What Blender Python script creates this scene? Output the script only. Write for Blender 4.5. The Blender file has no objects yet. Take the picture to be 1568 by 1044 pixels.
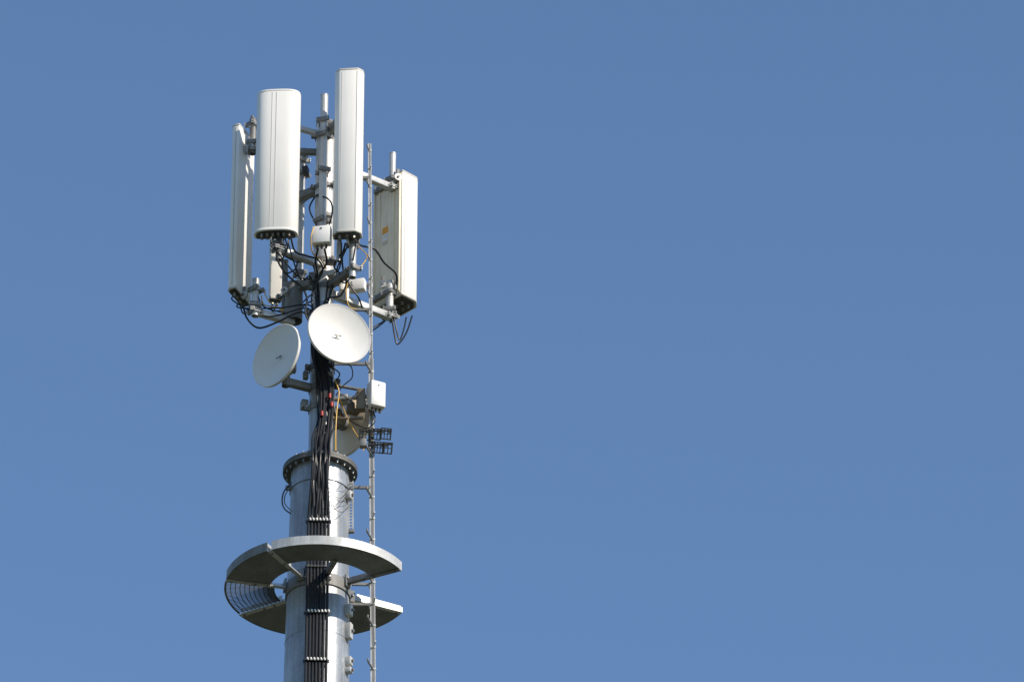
import bpy, math, random
from mathutils import Vector, Matrix
random.seed(7)
scene = bpy.context.scene
rad = math.radians

# ------------------------------------------------------------------ camera
THETA, FPX, DIST = rad(32), 10000.0, 77.0
HD = DIST*math.cos(THETA)
PSI = math.asin(290/FPX*DIST/HD)
CAM = Vector((0, -HD, 1.6))
F = Vector((math.sin(PSI)*math.cos(THETA), math.cos(PSI)*math.cos(THETA), math.sin(THETA)))
R = Vector((math.cos(PSI), -math.sin(PSI), 0))
U = R.cross(F)
cd = bpy.data.cameras.new("camera"); cam = bpy.data.objects.new("camera", cd)
scene.collection.objects.link(cam); scene.camera = cam
cam.matrix_world = Matrix(((R.x, U.x, -F.x, CAM.x), (R.y, U.y, -F.y, CAM.y), (R.z, U.z, -F.z, CAM.z), (0, 0, 0, 1)))
cd.sensor_width = 36; cd.lens = FPX/1568*36
cd.clip_start = 1; cd.clip_end = 6000

def P(u, v, y=0.0):
    """survey measurement -> tower coordinates in metres (y = plan depth, tower axis at 0,0)"""
    ray = F*FPX + R*(u-784) - U*(v-522)
    return CAM + ray*((y-CAM.y)/ray.y)
def zc(v, y=0.0): return P(490, v, y).z
def D2(az, el=0.0):
    a, e = rad(az), rad(el)
    return Vector((math.sin(a)*math.cos(e), -math.cos(a)*math.cos(e), math.sin(e)))
Z = Vector((0, 0, 1))

# ------------------------------------------------------------------ materials
def mat(name, col, rough=0.5, metal=0.0, var=0.12, scale=6.0, streak=0.0, spangle=0.0, bump=0.0, spec=0.5, dirt=None):
    m = bpy.data.materials.new(name); m.use_nodes = True
    nt = m.node_tree; n = nt.nodes; l = nt.links
    b = n["Principled BSDF"]
    b.inputs["Roughness"].default_value = rough; b.inputs["Metallic"].default_value = metal
    b.inputs["Specular IOR Level"].default_value = spec
    tc = n.new("ShaderNodeTexCoord")
    def noise(sc, mapz=1.0, detail=4):
        mp = n.new("ShaderNodeMapping"); mp.inputs["Scale"].default_value = (sc, sc, sc*mapz)
        l.new(tc.outputs["Object"], mp.inputs["Vector"])
        t = n.new("ShaderNodeTexNoise"); t.inputs["Scale"].default_value = 1; t.inputs["Detail"].default_value = detail
        l.new(mp.outputs[0], t.inputs["Vector"]); return t.outputs["Fac"]
    def rng(s, a, bb, lo, hi):
        r = n.new("ShaderNodeMapRange"); r.inputs[1].default_value = a; r.inputs[2].default_value = bb
        r.inputs[3].default_value = lo; r.inputs[4].default_value = hi; l.new(s, r.inputs[0]); return r.outputs[0]
    def mul(a, c):
        x = n.new("ShaderNodeMath"); x.operation = 'MULTIPLY'; l.new(a, x.inputs[0]); l.new(c, x.inputs[1]); return x.outputs[0]
    f = rng(noise(scale), 0.3, 0.7, 1-var, 1+var*0.5)
    if streak: f = mul(f, rng(noise(28, 0.05), 0.35, 0.7, 1.0+streak*0.3, 1-streak))
    if spangle:
        v = n.new("ShaderNodeTexVoronoi"); v.inputs["Scale"].default_value = 45
        l.new(tc.outputs["Object"], v.inputs["Vector"])
        sp = n.new("ShaderNodeSeparateColor"); l.new(v.outputs["Color"], sp.inputs[0])
        f = mul(f, rng(sp.outputs[0], 0, 1, 1-spangle, 1+spangle))
    vm = n.new("ShaderNodeVectorMath"); vm.operation = 'SCALE'; vm.inputs[0].default_value = col
    l.new(f, vm.inputs["Scale"])
    out = vm.outputs[0]
    if dirt:
        mx = n.new("ShaderNodeMix"); mx.data_type = 'RGBA'
        l.new(rng(noise(3.3, 0.35, 6), 0.5, 0.78, 0, 0.6), mx.inputs[0])
        l.new(out, mx.inputs[6]); mx.inputs[7].default_value = (*dirt, 1); out = mx.outputs[2]
    l.new(out, b.inputs["Base Color"])
    if bump:
        bp = n.new("ShaderNodeBump"); bp.inputs["Strength"].default_value = bump; bp.inputs["Distance"].default_value = 0.01
        l.new(noise(scale*6), bp.inputs["Height"]); l.new(bp.outputs[0], b.inputs["Normal"])
    return m

galv  = mat("galvanised_steel", (0.37, 0.385, 0.40), 0.40, 0.35, 0.24, 2.5, 0.25, 0.08, 0.15, dirt=(0.24, 0.25, 0.25))
galvb = mat("galvanised_bright", (0.60, 0.59, 0.565), 0.45, 0.2, 0.18, 5, 0.15, 0.05, 0.1, dirt=(0.38, 0.36, 0.33))
galvd = mat("galvanised_dull", (0.23, 0.228, 0.22), 0.6, 0.2, 0.25, 5, 0.15, 0.05, 0.1, dirt=(0.15, 0.14, 0.12))
galvk = mat("flange_steel", (0.13, 0.125, 0.115), 0.6, 0.2, 0.25, 5, 0.15, 0.05, 0.1, dirt=(0.08, 0.075, 0.065))  # shade of the flange underside put into the base colour; mesh wires share it
radome = mat("radome_plastic", (0.83, 0.795, 0.735), 0.45, 0, 0.04, 2.2, 0.03, dirt=(0.80, 0.76, 0.69))
radome2 = mat("radome_seam", (0.56, 0.53, 0.47), 0.5, 0, 0.05, 2.2)
beige = mat("antenna_back_tray", (0.88, 0.77, 0.58), 0.5, 0, 0.1, 3, 0.1)
dishm = mat("dish_paint", (0.74, 0.715, 0.67), 0.5, 0, 0.04, 3, 0.03, dirt=(0.70, 0.67, 0.62))
dishb = mat("dish_back_paint", (0.72, 0.60, 0.46), 0.5, 0, 0.1, 4)
black = mat("cable_jacket", (0.012, 0.012, 0.013), 0.42, 0, 0.3, 12, spec=.35)
dark  = mat("dark_metal", (0.075, 0.07, 0.065), 0.5, 0.3, 0.3, 12)
brown = mat("weathered_fitting", (0.24, 0.19, 0.13), 0.55, 0.3, 0.3, 14)
brass = mat("connector_metal", (0.42, 0.38, 0.30), 0.35, 0.8, 0.2, 20)
yellow = mat("yellow_cable", (0.65, 0.36, 0.03), 0.45, 0, 0.1, 8)
red   = mat("red_tape", (0.45, 0.03, 0.02), 0.5, 0, 0.1, 8)
white = mat("white_housing", (0.82, 0.79, 0.74), 0.4, 0, 0.05, 4, 0.04)
orange = mat("label_orange", (0.85, 0.36, 0.02), 0.5, 0, 0.05, 20)
lens  = mat("lamp_glass", (0.45, 0.46, 0.46), 0.15, 0, 0.2, 30)

# ------------------------------------------------------------------ mesh building
class Part:
    def __init__(s): s.v = []; s.f = []; s.m = []; s.used = []
    def _mi(s, m):
        if m not in s.used: s.used.append(m)
        return s.used.index(m)
    def add(s, vs, fs, m):
        o = len(s.v); s.v += [Vector(x) for x in vs]; mi = s._mi(m)
        for f in fs: s.f.append([i+o for i in f]); s.m.append(mi)
    def tube(s, a, b, r, m, seg=16, r2=None, cap=True):
        a, b = Vector(a), Vector(b); r2 = r if r2 is None else r2
        d = (b-a).normalized(); x = d.orthogonal().normalized(); y = d.cross(x)
        if abs(d.z) > .999: x = Vector((1, 0, 0)); y = d.cross(x)
        vs = []
        for c, rr in ((a, r), (b, r2)):
            for i in range(seg):
                t = 2*math.pi*i/seg; vs.append(c+(x*math.cos(t)+y*math.sin(t))*rr)
        fs = [[i, (i+1) % seg, seg+(i+1) % seg, seg+i] for i in range(seg)]
        if cap: fs += [list(range(seg))[::-1], list(range(seg, 2*seg))]
        s.add(vs, fs, m)
    def openpipe(s, a, b, r, m, seg=20, wall=0.006):
        a, b = Vector(a), Vector(b); lo, hi = (a, b) if a.z < b.z else (b, a)
        s.lathe(lo, Z, [(r-wall, (hi-lo).length-.02), (r-wall, 0), (r, 0), (r, (hi-lo).length)], m, seg, closed=False)
        s.tube(hi-Z*.002, hi+Z*.006, r+.004, m, seg)
        s.tube(lo+Z*.06, lo+Z*.065, r-wall-.001, dark, seg)
    def lathe(s, o, ax, prof, m, seg=48, closed=False):
        o = Vector(o); ax = ax.normalized(); x = ax.orthogonal().normalized()
        if abs(ax.z) > .999: x = Vector((1, 0, 0))
        y = ax.cross(x); vs = []
        for (r, h) in prof:
            for i in range(seg):
                t = 2*math.pi*i/seg; vs.append(o+ax*h+(x*math.cos(t)+y*math.sin(t))*max(r, 1e-5))
        fs = []
        n = len(prof)
        for k in range(n if closed else n-1):
            k2 = (k+1) % n
            for i in range(seg):
                j = (i+1) % seg; fs.append([k*seg+i, k*seg+j, k2*seg+j, k2*seg+i])
        s.add(vs, fs, m)
    def box(s, c, x, y, z, hx, hy, hz, m, bev=0.0):
        c = Vector(c); x, y, z = x.normalized(), y.normalized(), z.normalized()
        if bev <= 0:
            vs = [c+x*hx*i+y*hy*j+z*hz*k for k in (-1, 1) for (i, j) in ((-1, -1), (1, -1), (1, 1), (-1, 1))]
            s.add(vs, [[3, 2, 1, 0], [4, 5, 6, 7], [0, 1, 5, 4], [1, 2, 6, 5], [2, 3, 7, 6], [3, 0, 4, 7]], m)
        else:
            prof = []
            for (sx, sy, a0) in ((1, 1, 0), (-1, 1, 90), (-1, -1, 180), (1, -1, 270)):
                for q in (0, 45, 90):
                    t = rad(a0+q); prof.append((sx*(hx-bev)+bev*math.cos(t), sy*(hy-bev)+bev*math.sin(t)))
            s.prism(prof, c-z*hz, x, y, z, 2*hz, m, bev*.7)
    def prism(s, prof, o, x, y, z, h, m, bev=0.0, cap=True):
        o = Vector(o); n = len(prof)
        w = max(abs(p[0]) for p in prof); q = max(abs(p[1]) for p in prof)
        def ring(hh, ins):
            return [o+z*hh+x*p[0]*(1-ins/max(w, .001))+y*p[1]*(1-ins/max(q, .001)) for p in prof]
        lv = [(0, 0), (h, 0)] if bev <= 0 else [(0, bev), (bev*.4, bev*.3), (bev, 0), (h-bev, 0), (h-bev*.4, bev*.3), (h, bev)]
        vs = []
        for hh, ins in lv: vs += ring(hh, ins)
        fs = []
        for k in range(len(lv)-1):
            for i in range(n):
                j = (i+1) % n; fs.append([k*n+i, k*n+j, (k+1)*n+j, (k+1)*n+i])
        if cap: fs += [list(range(n))[::-1], [(len(lv)-1)*n+i for i in range(n)]]
        s.add(vs, fs, m)
    def sweep(s, pts, r, m, seg=8, sub=8):
        pts = [Vector(p) for p in pts]
        q = [pts[0]*2-pts[1]]+pts+[pts[-1]*2-pts[-2]]
        path = []
        for i in range(1, len(q)-2):
            for k in range(sub):
                t = k/sub; a, b, c, d = q[i-1], q[i], q[i+1], q[i+2]
                path.append(0.5*((2*b)+(c-a)*t+(2*a-5*b+4*c-d)*t*t+(3*b-a-3*c+d)*t**3))
        path.append(pts[-1])
        vs = []; fs = []; prev = None
        for i, p in enumerate(path):
            d = (path[min(i+1, len(path)-1)]-path[max(i-1, 0)]).normalized()
            if prev is None: x = d.orthogonal().normalized()
            else:
                x = prev-d*prev.dot(d)
                x = x.normalized() if x.length > 1e-6 else d.orthogonal().normalized()
            prev = x; y = d.cross(x)
            for k in range(seg):
                t = 2*math.pi*k/seg; vs.append(p+(x*math.cos(t)+y*math.sin(t))*r)
            if i:
                for k in range(seg):
                    j = (k+1) % seg; fs.append([(i-1)*seg+k, (i-1)*seg+j, i*seg+j, i*seg+k])
        n = len(path)-1
        fs += [list(range(seg))[::-1], [n*seg+k for k in range(seg)]]
        s.add(vs, fs, m)
    def bolt(s, c, d, r=.012, h=.02, m=None):
        s.tube(c, Vector(c)+d.normalized()*h, r, m or galvd, 6)
    def clamp(s, c, ax, r, m=None):
        m = m or galvd; c = Vector(c); ax = ax.normalized(); sd = ax.cross(Z).normalized()
        for k in (-1, 1):
            s.box(c+ax*k*(r+.014), ax, sd, Z, .011, r+.035, .03, m, .004)
        for k in (-1, 1):
            for q in (-1, 1):
                a = c+sd*k*(r+.022)+Z*q*.014
                s.tube(a-ax*(r+.06), a+ax*(r+.05), .006, galvb, 6)
                s.bolt(a-ax*(r+.045), ax, .012, .012, galvb)
    def obj(s, name, parent=None, angle=32):
        me = bpy.data.meshes.new(name)
        loc = parent.location.copy() if parent else Vector((0, 0, 0))
        me.from_pydata([tuple(v-loc) for v in s.v], [], s.f)
        for m in s.used: me.materials.append(m)
        me.polygons.foreach_set("material_index", s.m)
        me.polygons.foreach_set("use_smooth", [True]*len(s.f))
        me.update(); me.validate()
        me.set_sharp_from_angle(angle=rad(angle))
        ob = bpy.data.objects.new(name, me); scene.collection.objects.link(ob)
        if parent: ob.parent = parent
        return ob
def root(name, loc):
    e = bpy.data.objects.new(name, None); e.location = loc; e.empty_display_size = .3
    scene.collection.objects.link(e); return e

# ------------------------------------------------------------------ ground
gm = mat("ground_grass", (0.075, 0.085, 0.045), 0.95, 0, 0.4, 0.15, bump=0.3, dirt=(0.10, 0.085, 0.05))
g = Part(); N = 24; S = 3000
vs = [Vector((-S+2*S*i/N, -S+2*S*j/N, 0)) for j in range(N+1) for i in range(N+1)]
g.add(vs, [[j*(N+1)+i, j*(N+1)+i+1, (j+1)*(N+1)+i+1, (j+1)*(N+1)+i] for j in range(N) for i in range(N)], gm)
g.obj("ground")
conc = mat("foundation_concrete", (0.35, 0.34, 0.32), 0.9, 0, 0.2, 2, bump=.3)

# ------------------------------------------------------------------ tower pole
tower = root("telecom_tower", (0, 0, 0))
zA, zB = zc(745), zc(1060)
def rp(z): return .340+(zA-z)*(.037/(zA-zB))
zf = zc(726)                                  # flange joint
p = Part()
p.tube((0, 0, .5), (0, 0, zf), rp(.5), galv, 64, r2=rp(zf))
for v in (905, 986, 1075, 1200, 1400):
    z = zc(v); p.tube((0, 0, z-.012), (0, 0, z+.012), rp(z)+.004, galv, 64)
p.obj("pole_shaft", tower)
p = Part(); p.prism([(math.cos(t*math.pi/4+.39)*1.9, math.sin(t*math.pi/4+.39)*1.9) for t in range(8)], (0, 0, -.2), Vector((1, 0, 0)), Vector((0, 1, 0)), Z, .7, conc, .04)
p.lathe((0, 0, .5), Z, [(.01, .06), (1.2, .06), (1.2, 0.002), (.01, .002)], galvd, 48)
p.obj("foundation", tower)

p = Part()
p.lathe((0, 0, zf), Z, [(.30, .0), (.435, .0), (.435, .030), (.30, .030)], galvk, 72, True)
p.lathe((0, 0, zf+.034), Z, [(.12, .0), (.435, .0), (.435, .030), (.12, .030)], galvk, 72, True)
for i in range(24):
    a = i*360/24; d = D2(a)
    p.bolt(d*.395+Z*(zf-.024), Z, .015, .023, galv); p.tube(d*.395+Z*(zf-.04), d*.395+Z*(zf+.10), .008, galv, 8)
    p.bolt(d*.395+Z*(zf+.066), Z, .015, .025, galv)
for i in range(14):                           # gussets above the joint
    d = D2(i*360/14+8); s_ = d.cross(Z)
    a = zf+.066
    vs = [d*.14+Z*a+s_*.005, d*.36+Z*a+s_*.005, d*.14+Z*(a+.24)+s_*.005, d*.14+Z*a-s_*.005, d*.36+Z*a-s_*.005, d*.14+Z*(a+.24)-s_*.005]
    p.add(vs, [[0, 1, 2], [5, 4, 3], [0, 3, 4, 1], [1, 4, 5, 2], [2, 5, 3, 0]], galvb)
p.obj("flange_joint", tower)

rm = .142
p = Part()
zt = zc(192)
zm = zc(470)
p.tube((0, 0, zf+.03), (0, 0, zm), rm, galv, 48)
p.tube((0, 0, zm), (0, 0, zt), .120, galvb, 48)
p.tube((0, 0, zt), (0, 0, zt+.012), .126, galvd, 48)
p.obj("upper_mast", tower)

# collars
p = Part()
def collar(v, r, h=.07, m=galvd, bolts=(-60, 60, 180)):
    z = zc(v)
    p.lathe((0, 0, z-h/2), Z, [(r, 0), (r+.012, 0), (r+.012, h), (r, h)], m, 56, True)
    for a in bolts:
        d = D2(a); s_ = d.cross(Z)
        for k in (-1, 1): p.box(d*(r+.035)+s_*k*.014+Z*z, d, s_, Z, .028, .006, h/2-.003, m)
        p.tube(d*(r+.04)-s_*.05+Z*z, d*(r+.04)+s_*.05+Z*z, .009, galvb, 8)
for v in (212, 290, 404, 444, 482, 566, 598, 628): collar(v, .120 if v < 470 else rm, .075 if v > 470 else .06, galvd, (-75, 40, 165))
collar(752, rp(zc(752))+.001, .06, galv, (-80, 75, 180))
collar(908, rp(zc(908))+.006, .15, galvd, (-15, 100, 215))
p.obj("mast_collars", tower)

# ------------------------------------------------------------------ sector arms and mounting pipes
p = Part()
def arm(a, b, r=.036, m=galv, ends=True):
    A, B = P(*a), P(*b); B.z = (A.z+B.z)/2; A.z = B.z
    d = (B-A).normalized()
    p.box((A+B)/2, d, d.cross(Z), Z, (B-A).length/2, r, r, m, .008)
    if ends: p.clamp(B, d.cross(Z).cross(Z), .04)
    return A, B
arm((499, 208, -.1), (425, 188, -.38), .03, galvb)
arm((500, 206, -.1), (527, 176, -.50), .04, galvd)
arm((500, 286, .05), (440, 309, .42), .045, galvd)
arm((508, 252, .0), (601, 286, .52), .038, galvb)
arm((500, 449, .0), (597, 484, .52), .042, galvb)
arm((500, 440, -.05), (541, 412, -.47), .042, galvd)
arm((492, 404, -.1), (428, 384, -.40), .040, galvb)
arm((491, 430, .02), (448, 442, .20), .05, galvd)
arm((450, 492, .20), (391, 479, -.02), .04, galvb)
arm((496, 246, .02), (388, 218, -.0), .034, galvd)
def vpipe(u, v0, v1, y, r, m=galvb, cl=()):
    a, b = P(u, v0, y), P(u, v1, y); x = (a.x+b.x)/2
    a.x = b.x = x
    p.openpipe(b, a, r, m)
    for v in cl: p.clamp(Vector((x, y, zc(v, y))), D2(random.uniform(-50, 50)), r)
    return a, b
vpipe(495, 147, 352, -.22, .045, galvb, (186, 208, 262, 338))
vpipe(540, 360, 425, -.47, .043, galvb, (372,))
vpipe(519, 362, 400, -.42, .028, galvb)
vpipe(427, 362, 398, -.40, .038, galvd, (376,))
vpipe(391, 429, 484, -.02, .043, galvb, (446, 470))
vpipe(387, 184, 236, -.0, .040, galvd, (194, 222))
vpipe(601, 236, 291, .52, .040, galvb, (274,))
vpipe(597, 432, 484, .52, .043, galvb, (448, 474))
vpipe(450, 437, 492, .20, .105, galvd, ())
vpipe(461, 236, 436, .38, .040, galvb, (248, 268, 300, 420))
vpipe(436, 400, 480, .52, .036, galvd, (455,))
vpipe(531, 420, 462, -.1, .03, galvb, (436,))
for (u, v, y, az) in ((386, 190, -.03, -30), (384, 225, -.03, -20), (609, 272, .47, 20), (586, 436, .5, -10), (374, 452, .05, -30), (436, 445, .1, -20), (466, 240, .2, 10)):
    c = P(u, v, y); d = D2(az)
    p.tube(c-d*.02, c+d*.02, .045, galvb, 20); p.bolt(c+d*.02, d, .016, .02, galvd)
    p.box(c+Z*.05, d.cross(Z), d, Z, .018, .012, .07, galvd, .004)
p.obj("sector_mounts", tower)

# ------------------------------------------------------------------ panel antennas
def profile(style, w, d):
    pts = []
    if style == 'oval':
        b = -d/2; pts = [(-w*.40, b), (w*.40, b), (w*.47, b+.012), (w/2, b+.04)]
        n = 22
        for i in range(n+1):
            t = math.pi*i/n; c, s = math.cos(t), math.sin(t)
            x = w/2*math.copysign(abs(c)**.62, c); y = b+.055+(d-.055)*abs(s)**.75
            pts.append((x, y))
        pts += [(-w/2, b+.04), (-w*.47, b+.012)]
    else:
        ch = min(d*.42, w*.22)
        def arc(cx, cy, r, a0, a1, n=4): return [(cx+r*math.cos(rad(a0+(a1-a0)*i/n)), cy+r*math.sin(rad(a0+(a1-a0)*i/n))) for i in range(n+1)]
        r = .014
        pts = arc(-w/2+r, -d/2+r, r, 180, 270)+arc(w/2-r, -d/2+r, r, 270, 360)
        pts += [(w/2, d/2-ch), (w/2-ch*.12, d/2-ch*.72)]
        pts += [(w/2-ch*.75, d/2-ch*.10), (w/2-ch*.98, d/2)]
        pts += [(-w/2+ch*.98, d/2), (-w/2+ch*.75, d/2-ch*.10), (-w/2+ch*.12, d/2-ch*.72), (-w/2, d/2-ch)]
    return pts
def antenna(u, v0, v1, y, az, w, d, style='box', tray=False, seams=(), conn=(2, 4), body=radome):
    a, b = P(u, v0, y), P(u, v1, y); x = (a.x+b.x)/2
    z0, z1 = b.z, a.z; o = Vector((x, y, z0)); h = z1-z0
    f = D2(az); r = Vector((math.cos(rad(az)), math.sin(rad(az)), 0))
    e = root("panel_antenna", o)
    q = Part(); pr = profile(style, w, d)
    q.prism(pr, o, r, f, Z, h, body, .012)
    big = [(a_*(1+.006/w), b_*(1+.006/d)) for a_, b_ in pr]
    q.prism(big, o-Z*.006, r, f, Z, .035, radome2 if style == 'box' else body, .004)
    q.prism(big, o+Z*(h-.028), r, f, Z, .036, radome2 if style == 'box' else body, .010)
    q.obj("radome", e, 40)
    q = Part()
    for s_ in seams:
        by = max(b_ for a_, b_ in pr if abs(a_-s_*w) < w*.12)
        q.box(o+r*s_*w+f*(by-.0005)+Z*h/2, r, f, Z, .0035, .0028, h/2-.04, radome2)
    for k in (-1, 1):
        q.box(o+r*k*(w/2+.0005)+f*(-d/2+.045)+Z*h/2, r, f, Z, .0025, .005, h/2-.04, radome2)
    if tray:
        bk = o-f*(d/2)
        q.box(bk-f*.003+Z*h/2, r, f, Z, w/2-.02, .004, h/2-.03, beige)
        for k in (-1, 1):
            q.box(bk-f*.012+r*k*(w/2-.035)+Z*h/2, r, f, Z, .012, .012, h/2-.05, beige, .004)
            q.box(bk-f*.012+r*k*(w/2-.13)+Z*h/2, r, f, Z, .006, .007, h/2-.05, beige)
        for zz in (.10, h-.12):
            q.box(bk-f*.03+Z*zz, r, f, Z, w/2-.05, .022, .035, galvd, .005)
            for k in (-1, 1): q.bolt(bk-f*.05+r*k*w*.3+Z*zz, -f, .016, .02, galvb)
    q.obj("back_tray_and_seams", e)
    q = Part(); cs = []
    pl = [(a_*.9, b_*.84) for a_, b_ in pr]
    q.prism(pl, o-Z*.016, r, f, Z, .012, dark)
    for i in range(conn[0]):
        for j in range(conn[1]):
            c = o+f*((i+.5)/conn[0]-.5)*d*.6+r*((j+.5)/conn[1]-.5)*w*.75-Z*.012
            q.tube(c, c-Z*.02, .020, galvd, 12); q.tube(c-Z*.02, c-Z*.045, .014, brass if (i+j) % 2 else brown, 8)
            cs.append(c-Z*.045)
    q.obj("connectors", e)
    return dict(o=o, r=r, f=f, h=h, cs=cs, e=e, d=d, w=w)

A = antenna(424.5, 144, 358, -.48, -5, .52, .20, 'oval', seams=(-.13, -.03), conn=(2, 6))
B = antenna(533.5, 111, 360, -.62, -7, .34, .17, 'box', seams=(-.24, .30), conn=(2, 3))
C = antenna(369, 205, 455, .10, -115, .44, .115, 'box', conn=(1, 4))
Dn = antenna(609, 281, 470, .76, 132, .51, .34, 'box', tray=True, seams=(.2,), conn=(2, 4))
E = antenna(424, 200, 460, .75, -172, .15, .10, 'box', tray=False, conn=(1, 2))
q = Part(); bk = Dn['o']-Dn['f']*(Dn['d']/2+.010)
for (dz, hh, m) in ((1.02, .045, orange), (.955, .016, white), (.90, .03, white), (.84, .012, radome2)):
    q.box(bk+Dn['r']*.03+Z*dz, Dn['r'], Dn['f'], Z, .045, .004, hh, m)
q.obj("labels", Dn['e'])

# ------------------------------------------------------------------ microwave dishes
def dish(u, v, y, az, el, D, back=dishb, feed=True):
    o = P(u, v, y); n = D2(az, el); e = root("microwave_dish", o)
    Rr = D/2; q = Part(); pr = []
    for i in range(15): t = i/14; pr.append((Rr*t, -.085+.085*t*t))
    q.lathe(o, n, pr+[(Rr+.004, .004), (Rr+.010, .0), (Rr+.011, -.028)], dishm, 96)
    q.lathe(o, n, [(Rr+.011, -.028), (Rr+.004, -.036), (Rr-.01, -.026)]+[(Rr*t, -.105+.085*t*t) for t in (.95, .8, .6, .4, .2, 0)], back, 96)
    q.obj("reflector", e, 40)
    q = Part(); s_ = n.cross(Z).normalized(); up = s_.cross(n)
    if feed:
        q.tube(o-n*.088, o-n*.055, .008, galvb, 12, r2=.006)
        q.box(o-n*.052, s_, up, n, .045, .005, .004, dark)
        q.tube(o-n*.054, o-n*.048, .010, white, 16)
    q.obj("feed", e)
    q = Part()
    if feed:
        q.tube(o-n*.10, o-n*.125, .085, galvd, 24)
        q.box(o-n*.26+s_*.06, s_, up, n, .09, .11, .055, white, .015)
    else:
        q.tube(o-n*.10, o-n*.19, .085, galvd, 24); q.tube(o-n*.19, o-n*.22, .11, brown, 24)
        q.box(o-n*.28, s_, up, n, .10, .11, .055, brown, .015)
        for k in range(5): q.box(o-n*.34+s_*(k-2)*.035, s_, up, n, .004, .09, .012, galvd)
    q.obj("radio_unit", e)
    return o, n
d1, n1 = dish(520, 510, -.50, 22, 0, .775)
d2, n2 = dish(422, 544, -.30, -47, 0, .775)
d3, n3 = dish(537, 654, .50, 132, 0, .74, feed=False)
p = Part()
def link(a, b, r, m): p.tube(a, b, r, m, 20)
c = Vector((0, 0, zc(560)))
m1 = d1-n1*.172
p.openpipe(Vector((m1.x, m1.y, c.z-.10)), Vector((m1.x, m1.y, d1.z+.15)), .045, galvd)
link(c, Vector((m1.x, m1.y, c.z)), .035, galvd); p.clamp(Vector((m1.x, m1.y, c.z)), D2(20), .045, dark)
z = zc(598); a = d2-n2*.172; a.z = z
p.openpipe(Vector((a.x, a.y, z-.06)), Vector((a.x, a.y, d2.z+.1)), .048, galvd)
p.box((a+Vector((0, 0, z)))/2, a-Vector((0, 0, z)), (a-Vector((0, 0, z))).cross(Z), Z, (a-Vector((0, 0, z))).length/2, .04, .045, galvd, .01)
p.clamp(Vector((a.x, a.y, d2.z-.14)), D2(43), .05)
b_ = P(466, 620, -.02); p.box(b_, D2(-75), D2(15), Z, .04, .05, .055, galvd, .008)
b_ = P(468, 575, -.1); p.box(b_, D2(-75), D2(15), Z, .03, .03, .05, galvd, .006)
z = d3.z+.05; q0 = d3-n3*.38
p.tube((0, 0, z), (q0.x, q0.y, z), .035, brown, 16)
p.openpipe(Vector((q0.x, q0.y, z-.12)), Vector((q0.x, q0.y, z+.3)), .045, brown)
p.clamp(Vector((q0.x, q0.y, z)), D2(10), .05, brown)
p.obj("dish_mounts", tower)

# ------------------------------------------------------------------ radio boxes
def radio(name, u, v, y, az, w, h, d, m, fins=False):
    o = P(u, v, y); e = root(name, o); n = D2(az); s_ = n.cross(Z).normalized()*-1; q = Part()
    q.box(o, s_, n, Z, w/2, d/2, h/2, m, .018)
    q.obj("housing", e)
    q = Part()
    q.box(o-n*(d/2+.02), s_, n, Z, w*.3, .02, h*.35, galvd, .005)
    for k in (-1, 0, 1): q.tube(o+s_*k*w*.25-Z*h/2, o+s_*k*w*.25-Z*(h/2+.05), .014, dark, 10)
    q.bolt(o+n*d/2+Z*h*.32, n, .012, .006, dark)
    if fins:
        for k in range(7): q.box(o+s_*(k-3)*w/7.5-n*(d/2+.012), s_, n, Z, .004, .02, h*.42, m)
    q.obj("bracket_and_glands", e)
radio("radio_unit_box", 493, 362, -.55, -12, .22, .24, .12, white)
radio("radio_unit_box", 576, 606, -.10, 24, .19, .34, .14, white, True)
p = Part()
for (u, v, y, hx, hz, m) in ((553, 613, .0, .05, .14, brown), (541, 622, .18, .07, .10, brown), (527, 612, .1, .06, .05, galvb), (516, 588, -.1, .03, .05, dark),
                              (505, 575, -.17, .04, .03, galvd), (547, 438, -.05, .10, .075, white), (508, 420, -.2, .05, .035, galvb), (478, 426, -.1, .035, .06, galvd),
                              (500, 330, -.16, .05, .03, galvd), (468, 262, .2, .035, .05, dark), (508, 402, -.22, .06, .02, galvd), (524, 440, -.12, .03, .06, white)):
    c = P(u, v, y); d = D2(random.uniform(-25, 25)); p.box(c, d.cross(Z), d, Z, hx, .05, hz, m, .01)
p.tube((.1, 0, zc(612)), P(576, 606, -.02), .025, galvd, 12)
p.tube((.1, 0, zc(640)), P(556, 640, .02), .022, brown, 12)
p.tube((.08, 0, zc(588)), P(560, 598, .02), .02, galvd, 12)
p.obj("junction_boxes", tower)

# ------------------------------------------------------------------ floodlights
e = root("floodlight", P(575, 675, -.05)); q = Part()
def module(u, v, w, h, y=-.05):
    c = P(u, v, y); n = D2(8, -32); s_ = n.cross(Z).normalized()*-1; up = n.cross(s_); up = up if up.z > 0 else -up
    for k in (-1, 1):
        q.box(c+s_*k*w/2, s_, up, n, .007, h/2+.007, .02, dark); q.box(c+up*k*h/2, s_, up, n, w/2-.007, .007, .02, dark)
    q.box(c, s_, up, n, w/2-.007, .005, .016, dark)
    nx = max(2, int(w/.032))
    for i in range(1, nx): q.box(c+s_*(i/nx-.5)*w, s_, up, n, .004, h/2-.007, .016, dark)
    for i in range(nx):
        if i % 2 == 0: q.box(c+s_*((i+.5)/nx-.5)*w+up*h*.22-n*.012, s_, up, n, w/nx*.36, h*.14, .004, lens)
module(558, 665, .115, .125); module(575, 664.5, .115, .125); module(591, 664, .11, .125)
module(580, 685, .10, .125, -.02); module(594, 686, .09, .125, -.02)
q.tube(P(551, 660, -.02), P(600, 659, -.02), .012, dark, 8); q.tube(P(553, 681, .0), P(600, 680, .0), .012, dark, 8)
q.tube(P(566, 655, .02), P(566, 690, .02), .016, galvd, 8)
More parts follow.
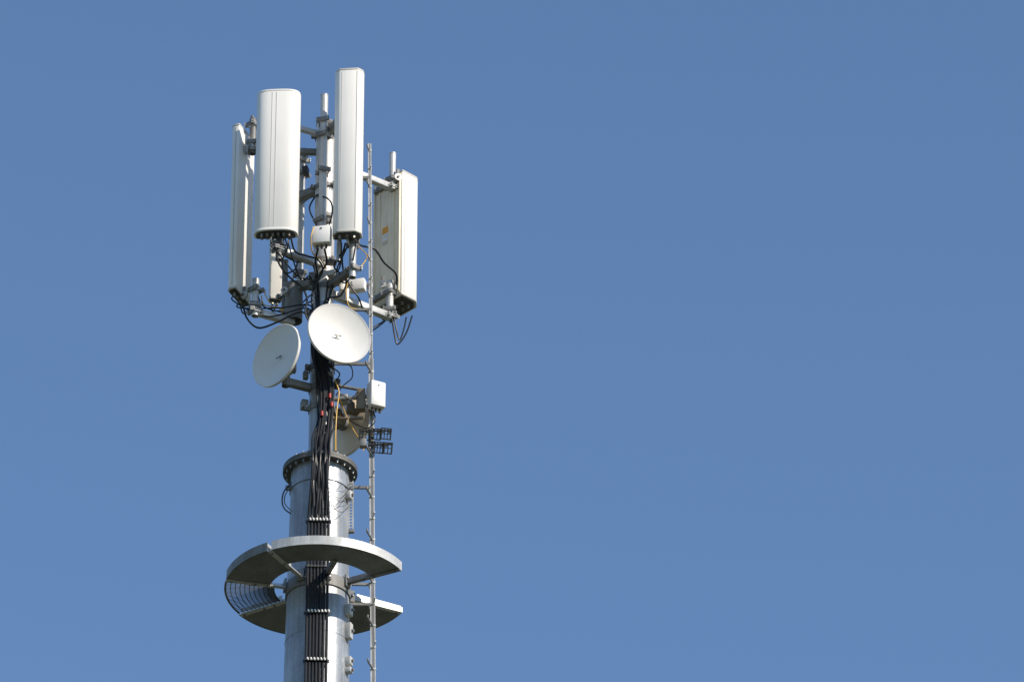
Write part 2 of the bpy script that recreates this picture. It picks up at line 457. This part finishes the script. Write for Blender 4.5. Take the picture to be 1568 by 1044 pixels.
q.box(P(556, 678, .0), Vector((1, 0, 0)), Vector((0, 1, 0)), Z, .04, .04, .06, galvd, .01)
q.obj("lamp_modules", e)

# ------------------------------------------------------------------ climbing rail
e = root("climbing_ladder", P(567, 700, .05)); q = Part()
top, bot = P(566, 221, .05), P(571.5, 1044, .05)
dr = (bot-top)
def rail(t): return top+dr*t
tend = (top.z-.6)/(top.z-bot.z)
dn = dr.normalized(); sx = Vector((1, 0, 0)); sx = (sx-dn*sx.dot(dn)).normalized(); sy = dn.cross(sx)
tm = (560-221)/823
for (t0, t1, w) in ((0, tm, .020), (tm, tend, .029)):
    a, b = rail(t0), rail(t1)
    for k in (-1, 1): q.box((a+b)/2+sx*k*(w-.006), sx, sy, dn, .007, .018, (b-a).length/2, galvb)
    q.box((a+b)/2+sy*.012, sx, sy, dn, w-.014, .004, (b-a).length/2, galvd)
n = 0; z = top.z-.1
while z > .8:
    t = (top.z-z)/(top.z-bot.z); c = rail(t)
    k = -1 if n % 2 == 0 else 1
    upper = t < tm
    ln = .10 if upper else .20
    d = Vector((-.30 if k < 0 else .16, -.95, 0)).normalized()
    if k < 0:
        q.sweep([c, c+d*ln*.5, c+d*ln, c+d*(ln+.012)+Z*.03], .012 if not upper else .008, galvd, 8, 4)
    else:
        q.sweep([c, c+d*ln*.4, c+d*ln*.8], .009, galvb, 6, 3)
    q.box(c, sx, sy, dn, .033 if not upper else .024, .022, .012, galvb, .003)
    z -= .285 if not upper else .26; n += 1
for v in (268, 432, 470, 553, 742, 890, 921, 1070, 1250):
    z = zc(v); t = (top.z-z)/(top.z-bot.z); c = rail(t)
    rr = .12 if v < 720 else rp(z)
    q.box((c+Vector((rr*.9, 0, z)))/2+Vector((0, .02, 0)), Vector((1, 0, 0)), Vector((0, 1, 0)), Z, (c.x-rr*.9)/2, .014, .016, galvd)
    q.box(c+Vector((-.01, .02, 0)), Vector((1, 0, 0)), Vector((0, 1, 0)), Z, .035, .03, .03, galvb, .005)
q.obj("rail_and_pegs", e)

p = Part()
for i in range(16):
    z = zc(742)-.04*i*1.0
    c = Vector((rp(z)+.02, -.06, z)); X = D2(80); Y = D2(-10)
    for k in (-1, 1): p.box(c+X*k*.024, X, Y, Z, .008, .004, .02, galvb)
    p.box(c, X, Y, Z, .016, .004, .006, galvb)
for v in (746, 816):
    z = zc(v); p.box((rp(z)+.01, -.05, z), D2(80), D2(-10), Z, .05, .02, .02, galvd, .004)
for v, h in ((944, .07), (976, .10), (1022, .05), (1036, .03), (768, .05)):
    z = zc(v); d = D2(66); c = d*(rp(z)+.03)+Z*z
    p.box(c, d, d.cross(Z), Z, .035, .04, h, galvb, .006); p.bolt(c+d*.03, d, .02, .03, galvd)
p.obj("shaft_brackets", tower)

# ------------------------------------------------------------------ anti-climb guard
e = root("climbing_guard", (0, 0, zc(906)))
zg = zc(904.5); RO, RH = 1.075, .105
def sector(q, a0, a1, m=galvd, rim=galvb, RI=.70):
    n = max(6, int(abs(a1-a0)/4)); th = .006
    vs = []; fs = []
    for i in range(n+1):
        d = D2(a0+(a1-a0)*i/n)
        for (r, zz) in ((RI, 0), (RO, 0), (RO, RH), (RO-th, RH), (RO-th, th), (RI+th, th), (RI+th, .045), (RI, .045)):
            vs.append(d*r+Z*(zg+zz))
    for i in range(n):
        for k in range(8):
            j = (k+1) % 8; fs.append([i*8+k, i*8+j, (i+1)*8+j, (i+1)*8+k])
    fs += [[7, 6, 5, 0], [5, 4, 1, 0], [4, 3, 2, 1]]; o = n*8
    fs += [[o, o+5, o+6, o+7], [o, o+1, o+4, o+5], [o+1, o+2, o+3, o+4]]
    q.add(vs, fs, m)
    vs = []; fs = []
    for i in range(n+1):
        d = D2(a0+(a1-a0)*i/n)
        for (r, zz) in ((RO+.002, -.004), (RO+.006, -.004), (RO+.006, RH+.004), (RO+.002, RH+.004)): vs.append(d*r+Z*(zg+zz))
    for i in range(n):
        for k in range(4):
            j = (k+1) % 4; fs.append([i*4+k, i*4+j, (i+1)*4+j, (i+1)*4+k])
    fs += [[0, 1, 2, 3], [n*4+3, n*4+2, n*4+1, n*4]]
    q.add(vs, fs, rim)
    for a in (a0, a1):
        d = D2(a); s_ = d.cross(Z)
        sg = 1 if a == a0 else -1
        q.box(d*(RI+RO)/2+Z*(zg+RH/2+.004)+s_*sg*-.0065, d, s_, Z, (RO-RI)/2-.008, .003, RH/2-.006, galvb)
q = Part(); sector(q, -30, 62); q.obj("front_plate", e)
q = Part(); sector(q, -77, -33, rim=galvd, RI=.56); q.obj("side_plate", e)
q = Part(); sector(q, -171, -125, rim=galvd, RI=.50); q.obj("rear_side_plate", e)
q = Part(); sector(q, 117, 172, rim=galvb, RI=.50); q.obj("rear_plate", e)
q = Part()
rc = rp(zg)+.02
for a, m in ((-31.5, galvb), (-78.5, galvb), (-123.5, galvb), (60, galvd), (115.5, galvb), (174, galvd), (15, galvd)):
    d = D2(a); s_ = d.cross(Z); r1 = RO if a != 15 else .75
    q.box(d*(rc+r1)/2+Z*(zg-.008), d, s_, Z, (r1-rc)/2, .028, .004, m)
    q.box(d*(rc+r1)/2+Z*(zg+.024)+s_*.024, d, s_, Z, (r1-rc)/2, .004, .028, m)
    q.box(d*(rc+.01)+Z*(zg+.02), d, s_, Z, .012, .05, .075, galvd, .004)
    for rr in (.74, RO-.06, .60): q.bolt(d*rr+Z*(zg-.012), -Z, .014, .014, galvd)
    q.bolt(d*(rc+.02)+s_*.03+Z*(zg+.05), d, .014, .02, galvb); q.bolt(d*(rc+.02)-s_*.03+Z*(zg-.02), d, .014, .02, galvb)
q.obj("radial_brackets", e)
q = Part()
for k in range(11):
    r = .52+k*.054
    q.sweep([D2(a)*r+Z*(zg+.01) for a in range(-122, -79, 3)], .0052, galvk, 5, 1)
for k in range(25):
    a = -121+k*1.75; q.tube(D2(a)*.50+Z*(zg+.014), D2(a)*1.07+Z*(zg+.014), .0048, galvk, 5)
for k in range(22):
    d = D2(-79.5); q.box(d*(.56+k*.023)+d.cross(Z)*-.02+Z*(zg-.014), d, d.cross(Z), Z, .006, .012, .009, galvb)
q.sweep([D2(a)*1.072+Z*(zg+.01) for a in range(-122, -79, 3)], .009, galvd, 8, 1)
q.obj("mesh_panel", e)

# ------------------------------------------------------------------ cables
e = root("cable_bundle", (0, -.3, zc(760))); q = Part()
NC = 7
for i in range(NC):
    k = i-(NC-1)/2; pts = []
    for (v, cu, sp, y) in ((500, 489, 2.0, -.17), (545, 489, 2.6, -.19), (590, 500, 2.6, -.20), (640, 499, 3.0, -.23), (680, 494, 3.3, -.34), (706, 491, 3.8, -.47), (735, 489, 4.2, -.48), (765, 488.5, 4.6, -.43)):
        j = random.uniform(-1.6, 1.6) if v > 510 and v < 740 else 0
        pts.append(P(cu+k*sp+j, v, y+random.uniform(-.025, .01)))
    x0 = k*.0385-.008
    for v in (800, 868, 938, 1012, 1080):
        z = zc(v, -.38); pts.append(Vector((x0, -(rp(z)+.055), z)))
    for z in (32, 22, 12, 1.0): pts.append(Vector((x0, -(rp(z)+.055), z)))
    q.sweep(pts, .0168 if i != 2 else .013, black, 10, 7)
for i in range(9):
    pts = []; ph = random.uniform(0, 6); am = random.uniform(1.5, 3.5); v1 = random.choice((780, 790, 796))
    for v in list(range(515, v1-15, 26))+[v1]:
        cu = 489+(11 if 560 < v < 660 else 2)*math.sin((v-520)/280*math.pi)
        y = -.20 if v < 660 else (-.48 if v > 695 else -.34)
        if v > 750: y = -.415
        pts.append(P(cu+(i-4)*2.9+am*math.sin(v/38+ph), v, y))
    q.sweep(pts, .0115, black, 8, 5)
q.obj("feeder_cables", e)
q = Part()
for v in (797, 868, 938, 1012, 1085, 1160):
    z = zc(v, -.4); y = -(rp(z)+.055)
    q.box((-.008, y+.03, z), Vector((1, 0, 0)), Vector((0, 1, 0)), Z, .15, .010, .018, dark, .003)
    for i in range(NC):
        x = (i-(NC-1)/2)*.0385-.008
        q.box((x, y-.006, z), Vector((1, 0, 0)), Vector((0, 1, 0)), Z, .0175, .018, .015, dark, .004)
        if v != 868:
            q.tube((x+.016, y-.028, z+.016), (x+.026, y-.032, z-.016), .011, white, 8)
q.obj("cable_clamps", e)
q = Part()
for (u, v, y) in ((508, 619, -.26), (493, 633, -.27), (505, 606, -.26)):
    c = P(u, v, y); q.tube(c-Z*.03, c+Z*.03, .017, red, 12)
q.obj("tape_markers", e)

e2 = root("jumper_cables", (0, -.3, zc(440))); q = Part()
def cab(pts, r=.010, m=black): q.sweep([P(*t) for t in pts], r, m, 8, 8)
cab([(372, 466, .05), (378, 487, 0), (396, 502, -.05), (425, 493, -.12), (447, 482, -.16), (464, 478, -.18), (476, 492, -.17), (482, 520, -.16)], .012)
cab([(368, 470, .08), (373, 480, .05), (384, 470, 0), (392, 452, -.05), (405, 470, 0), (430, 478, .1)], .009)
cab([(540, 372, -.2), (556, 377, .1), (574, 382, .2), (588, 402, .3), (606, 419, .42), (607, 437, .48)], .013)
cab([(600, 486, .5), (604, 512, .45), (609, 527, .45), (622, 510, .6), (631, 484, .7)], .010)
cab([(604, 488, .5), (607, 505, .5), (612, 520, .5), (618, 505, .6), (622, 486, .7)], .009)
cab([(462, 312, .2), (478, 302, -.1), (500, 303, -.3), (509, 318, -.3), (505, 342, -.35), (498, 352, -.5)], .010)
cab([(492, 298, -.1), (484, 300, -.1), (474, 318, 0), (480, 336, -.1), (488, 350, -.3)], .010)
cab([(487, 381, -.5), (483, 400, -.35), (486, 425, -.2), (478, 450, -.18), (479, 475, -.17), (486, 510, -.17)], .012)
cab([(497, 381, -.5), (500, 402, -.35), (490, 420, -.25), (483, 445, -.2), (486, 480, -.18), (488, 520, -.17)], .012)
cab([(529, 372, -.55), (524, 395, -.4), (527, 418, -.3), (538, 440, -.25), (549, 456, -.2), (555, 472, -.1)], .011)
cab([(535, 376, -.6), (520, 392, -.45), (512, 410, -.35), (530, 428, -.3), (522, 452, -.25), (500, 458, -.2), (492, 480, -.18)], .011)
cab([(430, 364, -.5), (424, 385, -.45), (428, 405, -.4), (444, 425, -.3), (462, 440, -.25), (470, 458, -.2), (468, 480, -.18), (480, 505, -.16)], .012)
cab([(436, 364, -.5), (440, 380, -.45), (432, 400, -.4), (436, 418, -.3), (452, 412, -.2), (456, 395, -.1)], .010)
cab([(445, 362, -.5), (452, 385, -.4), (470, 392, -.3), (487, 398, -.25), (494, 415, -.22), (480, 440, -.18)], .011)
cab([(527, 554, -.2), (538, 562, -.2), (539, 578, -.15), (526, 590, -.15), (515, 604, -.18)], .007)
cab([(505, 560, -.18), (520, 572, -.2), (513, 585, -.2), (508, 600, -.2)], .008)
cab([(447, 738, -.1), (435, 752, -.15), (432, 768, -.2), (436, 779, -.22), (445, 786, -.25)], .009, dark)
cab([(449, 741, -.1), (438, 755, -.15), (436, 770, -.2), (447, 783, -.25)], .007, galvd)
cab([(553, 618, 0), (548, 600, -.05), (538, 612, -.1), (520, 602, -.15), (510, 612, -.2)], .008)
cab([(572, 628, 0), (574, 645, .0), (560, 655, .0), (530, 640, .0), (514, 622, -.15)], .007)
cab([(556, 690, 0), (560, 676, 0), (548, 668, 0), (532, 640, .0), (520, 610, -.1)], .006, yellow)
cab([(514, 690, -.3), (514, 660, -.22), (516, 625, -.2), (519, 600, -.2), (512, 580, -.2)], .0075, yellow)
cab([(481, 347, -.62), (476, 365, -.62), (479, 388, -.5), (490, 396, -.3), (500, 412, -.24)], .0075, yellow)
cab([(400, 452, -.05), (404, 466, 0), (420, 470, .05), (436, 475, .1)], .007, yellow)
cab([(404, 446, -.05), (412, 462, 0), (424, 468, .05), (434, 482, .1)], .006, yellow)
cab([(532, 433, -.3), (530, 448, -.28), (534, 468, -.25), (546, 474, -.2)], .0065, yellow)
cab([(545, 372, -.1), (553, 381, 0), (562, 392, 0), (556, 404, -.05), (546, 414, -.1)], .006, yellow)
for i in range(5):
    v = 742+i*random.uniform(6, 10)
    cab([(503, v-4, -.40), (512+random.uniform(-3, 3), v+random.uniform(2, 12), -.38), (524, v+random.uniform(-4, 18), -.34), (531, v+random.uniform(0, 10), -.22), (536, v+random.uniform(-8, 8), -.12)], .0034, dark)
def jumpers(an, idx, tgt, r=.009, side=.06):
    for i in idx:
        c = an['cs'][i]; t = Vector(tgt)+Vector((random.uniform(-.05, .05), random.uniform(-.03, .03), random.uniform(-.15, .15)))
        mid = (c+t)/2; mid.z = min(c.z, t.z)+random.uniform(-.14, .02); mid += Vector((random.uniform(-side, side), random.uniform(-side, side), 0))
        q.sweep([c+Z*.02, c-Z*random.uniform(.05, .12)+Vector((random.uniform(-.02, .02), 0, 0)), mid, t, t-Z*.35+Vector((-t.x*.6, 0, 0)), Vector((t.x*.1-.03, -.165, t.z-.7))], r, black, 8, 8)
jumpers(A, (2, 5, 8), (-.13, -.14, zc(425)))
jumpers(B, (0, 2, 4), (.10, -.17, zc(430)))
jumpers(C, (1, 3), (-.15, -.08, zc(470)))
jumpers(E, (0, 1), (-.12, .10, zc(440)))
jumpers(Dn, (1, 3), (.15, .05, zc(478)), side=.02)
q.obj("jumpers", e2)

# ------------------------------------------------------------------ light
SAZ, SEL = 53, 35
sd = D2(SAZ, SEL)
sl = bpy.data.lights.new("sun", 'SUN'); sl.energy = 5.0; sl.angle = rad(.53); sl.color = (1, .91, .79)
so = bpy.data.objects.new("sun", sl); scene.collection.objects.link(so)
so.rotation_euler = sd.to_track_quat('Z', 'Y').to_euler(); so.location = (20, -20, 60)
w = bpy.data.worlds.new("World"); scene.world = w; w.use_nodes = True
nt = w.node_tree; bg = nt.nodes["Background"]
sk = nt.nodes.new("ShaderNodeTexSky"); sk.sky_type = 'NISHITA'; sk.sun_disc = False
sk.sun_elevation = rad(SEL); sk.sun_rotation = math.atan2(sd.x, sd.y)
sk.altitude = 100; sk.air_density = 1.12; sk.dust_density = 0.05; sk.ozone_density = 5.2
nt.links.new(sk.outputs[0], bg.inputs[0]); bg.inputs[1].default_value = .15
scene.view_settings.view_transform = 'Standard'; scene.view_settings.look = 'None'
scene.view_settings.exposure = 0
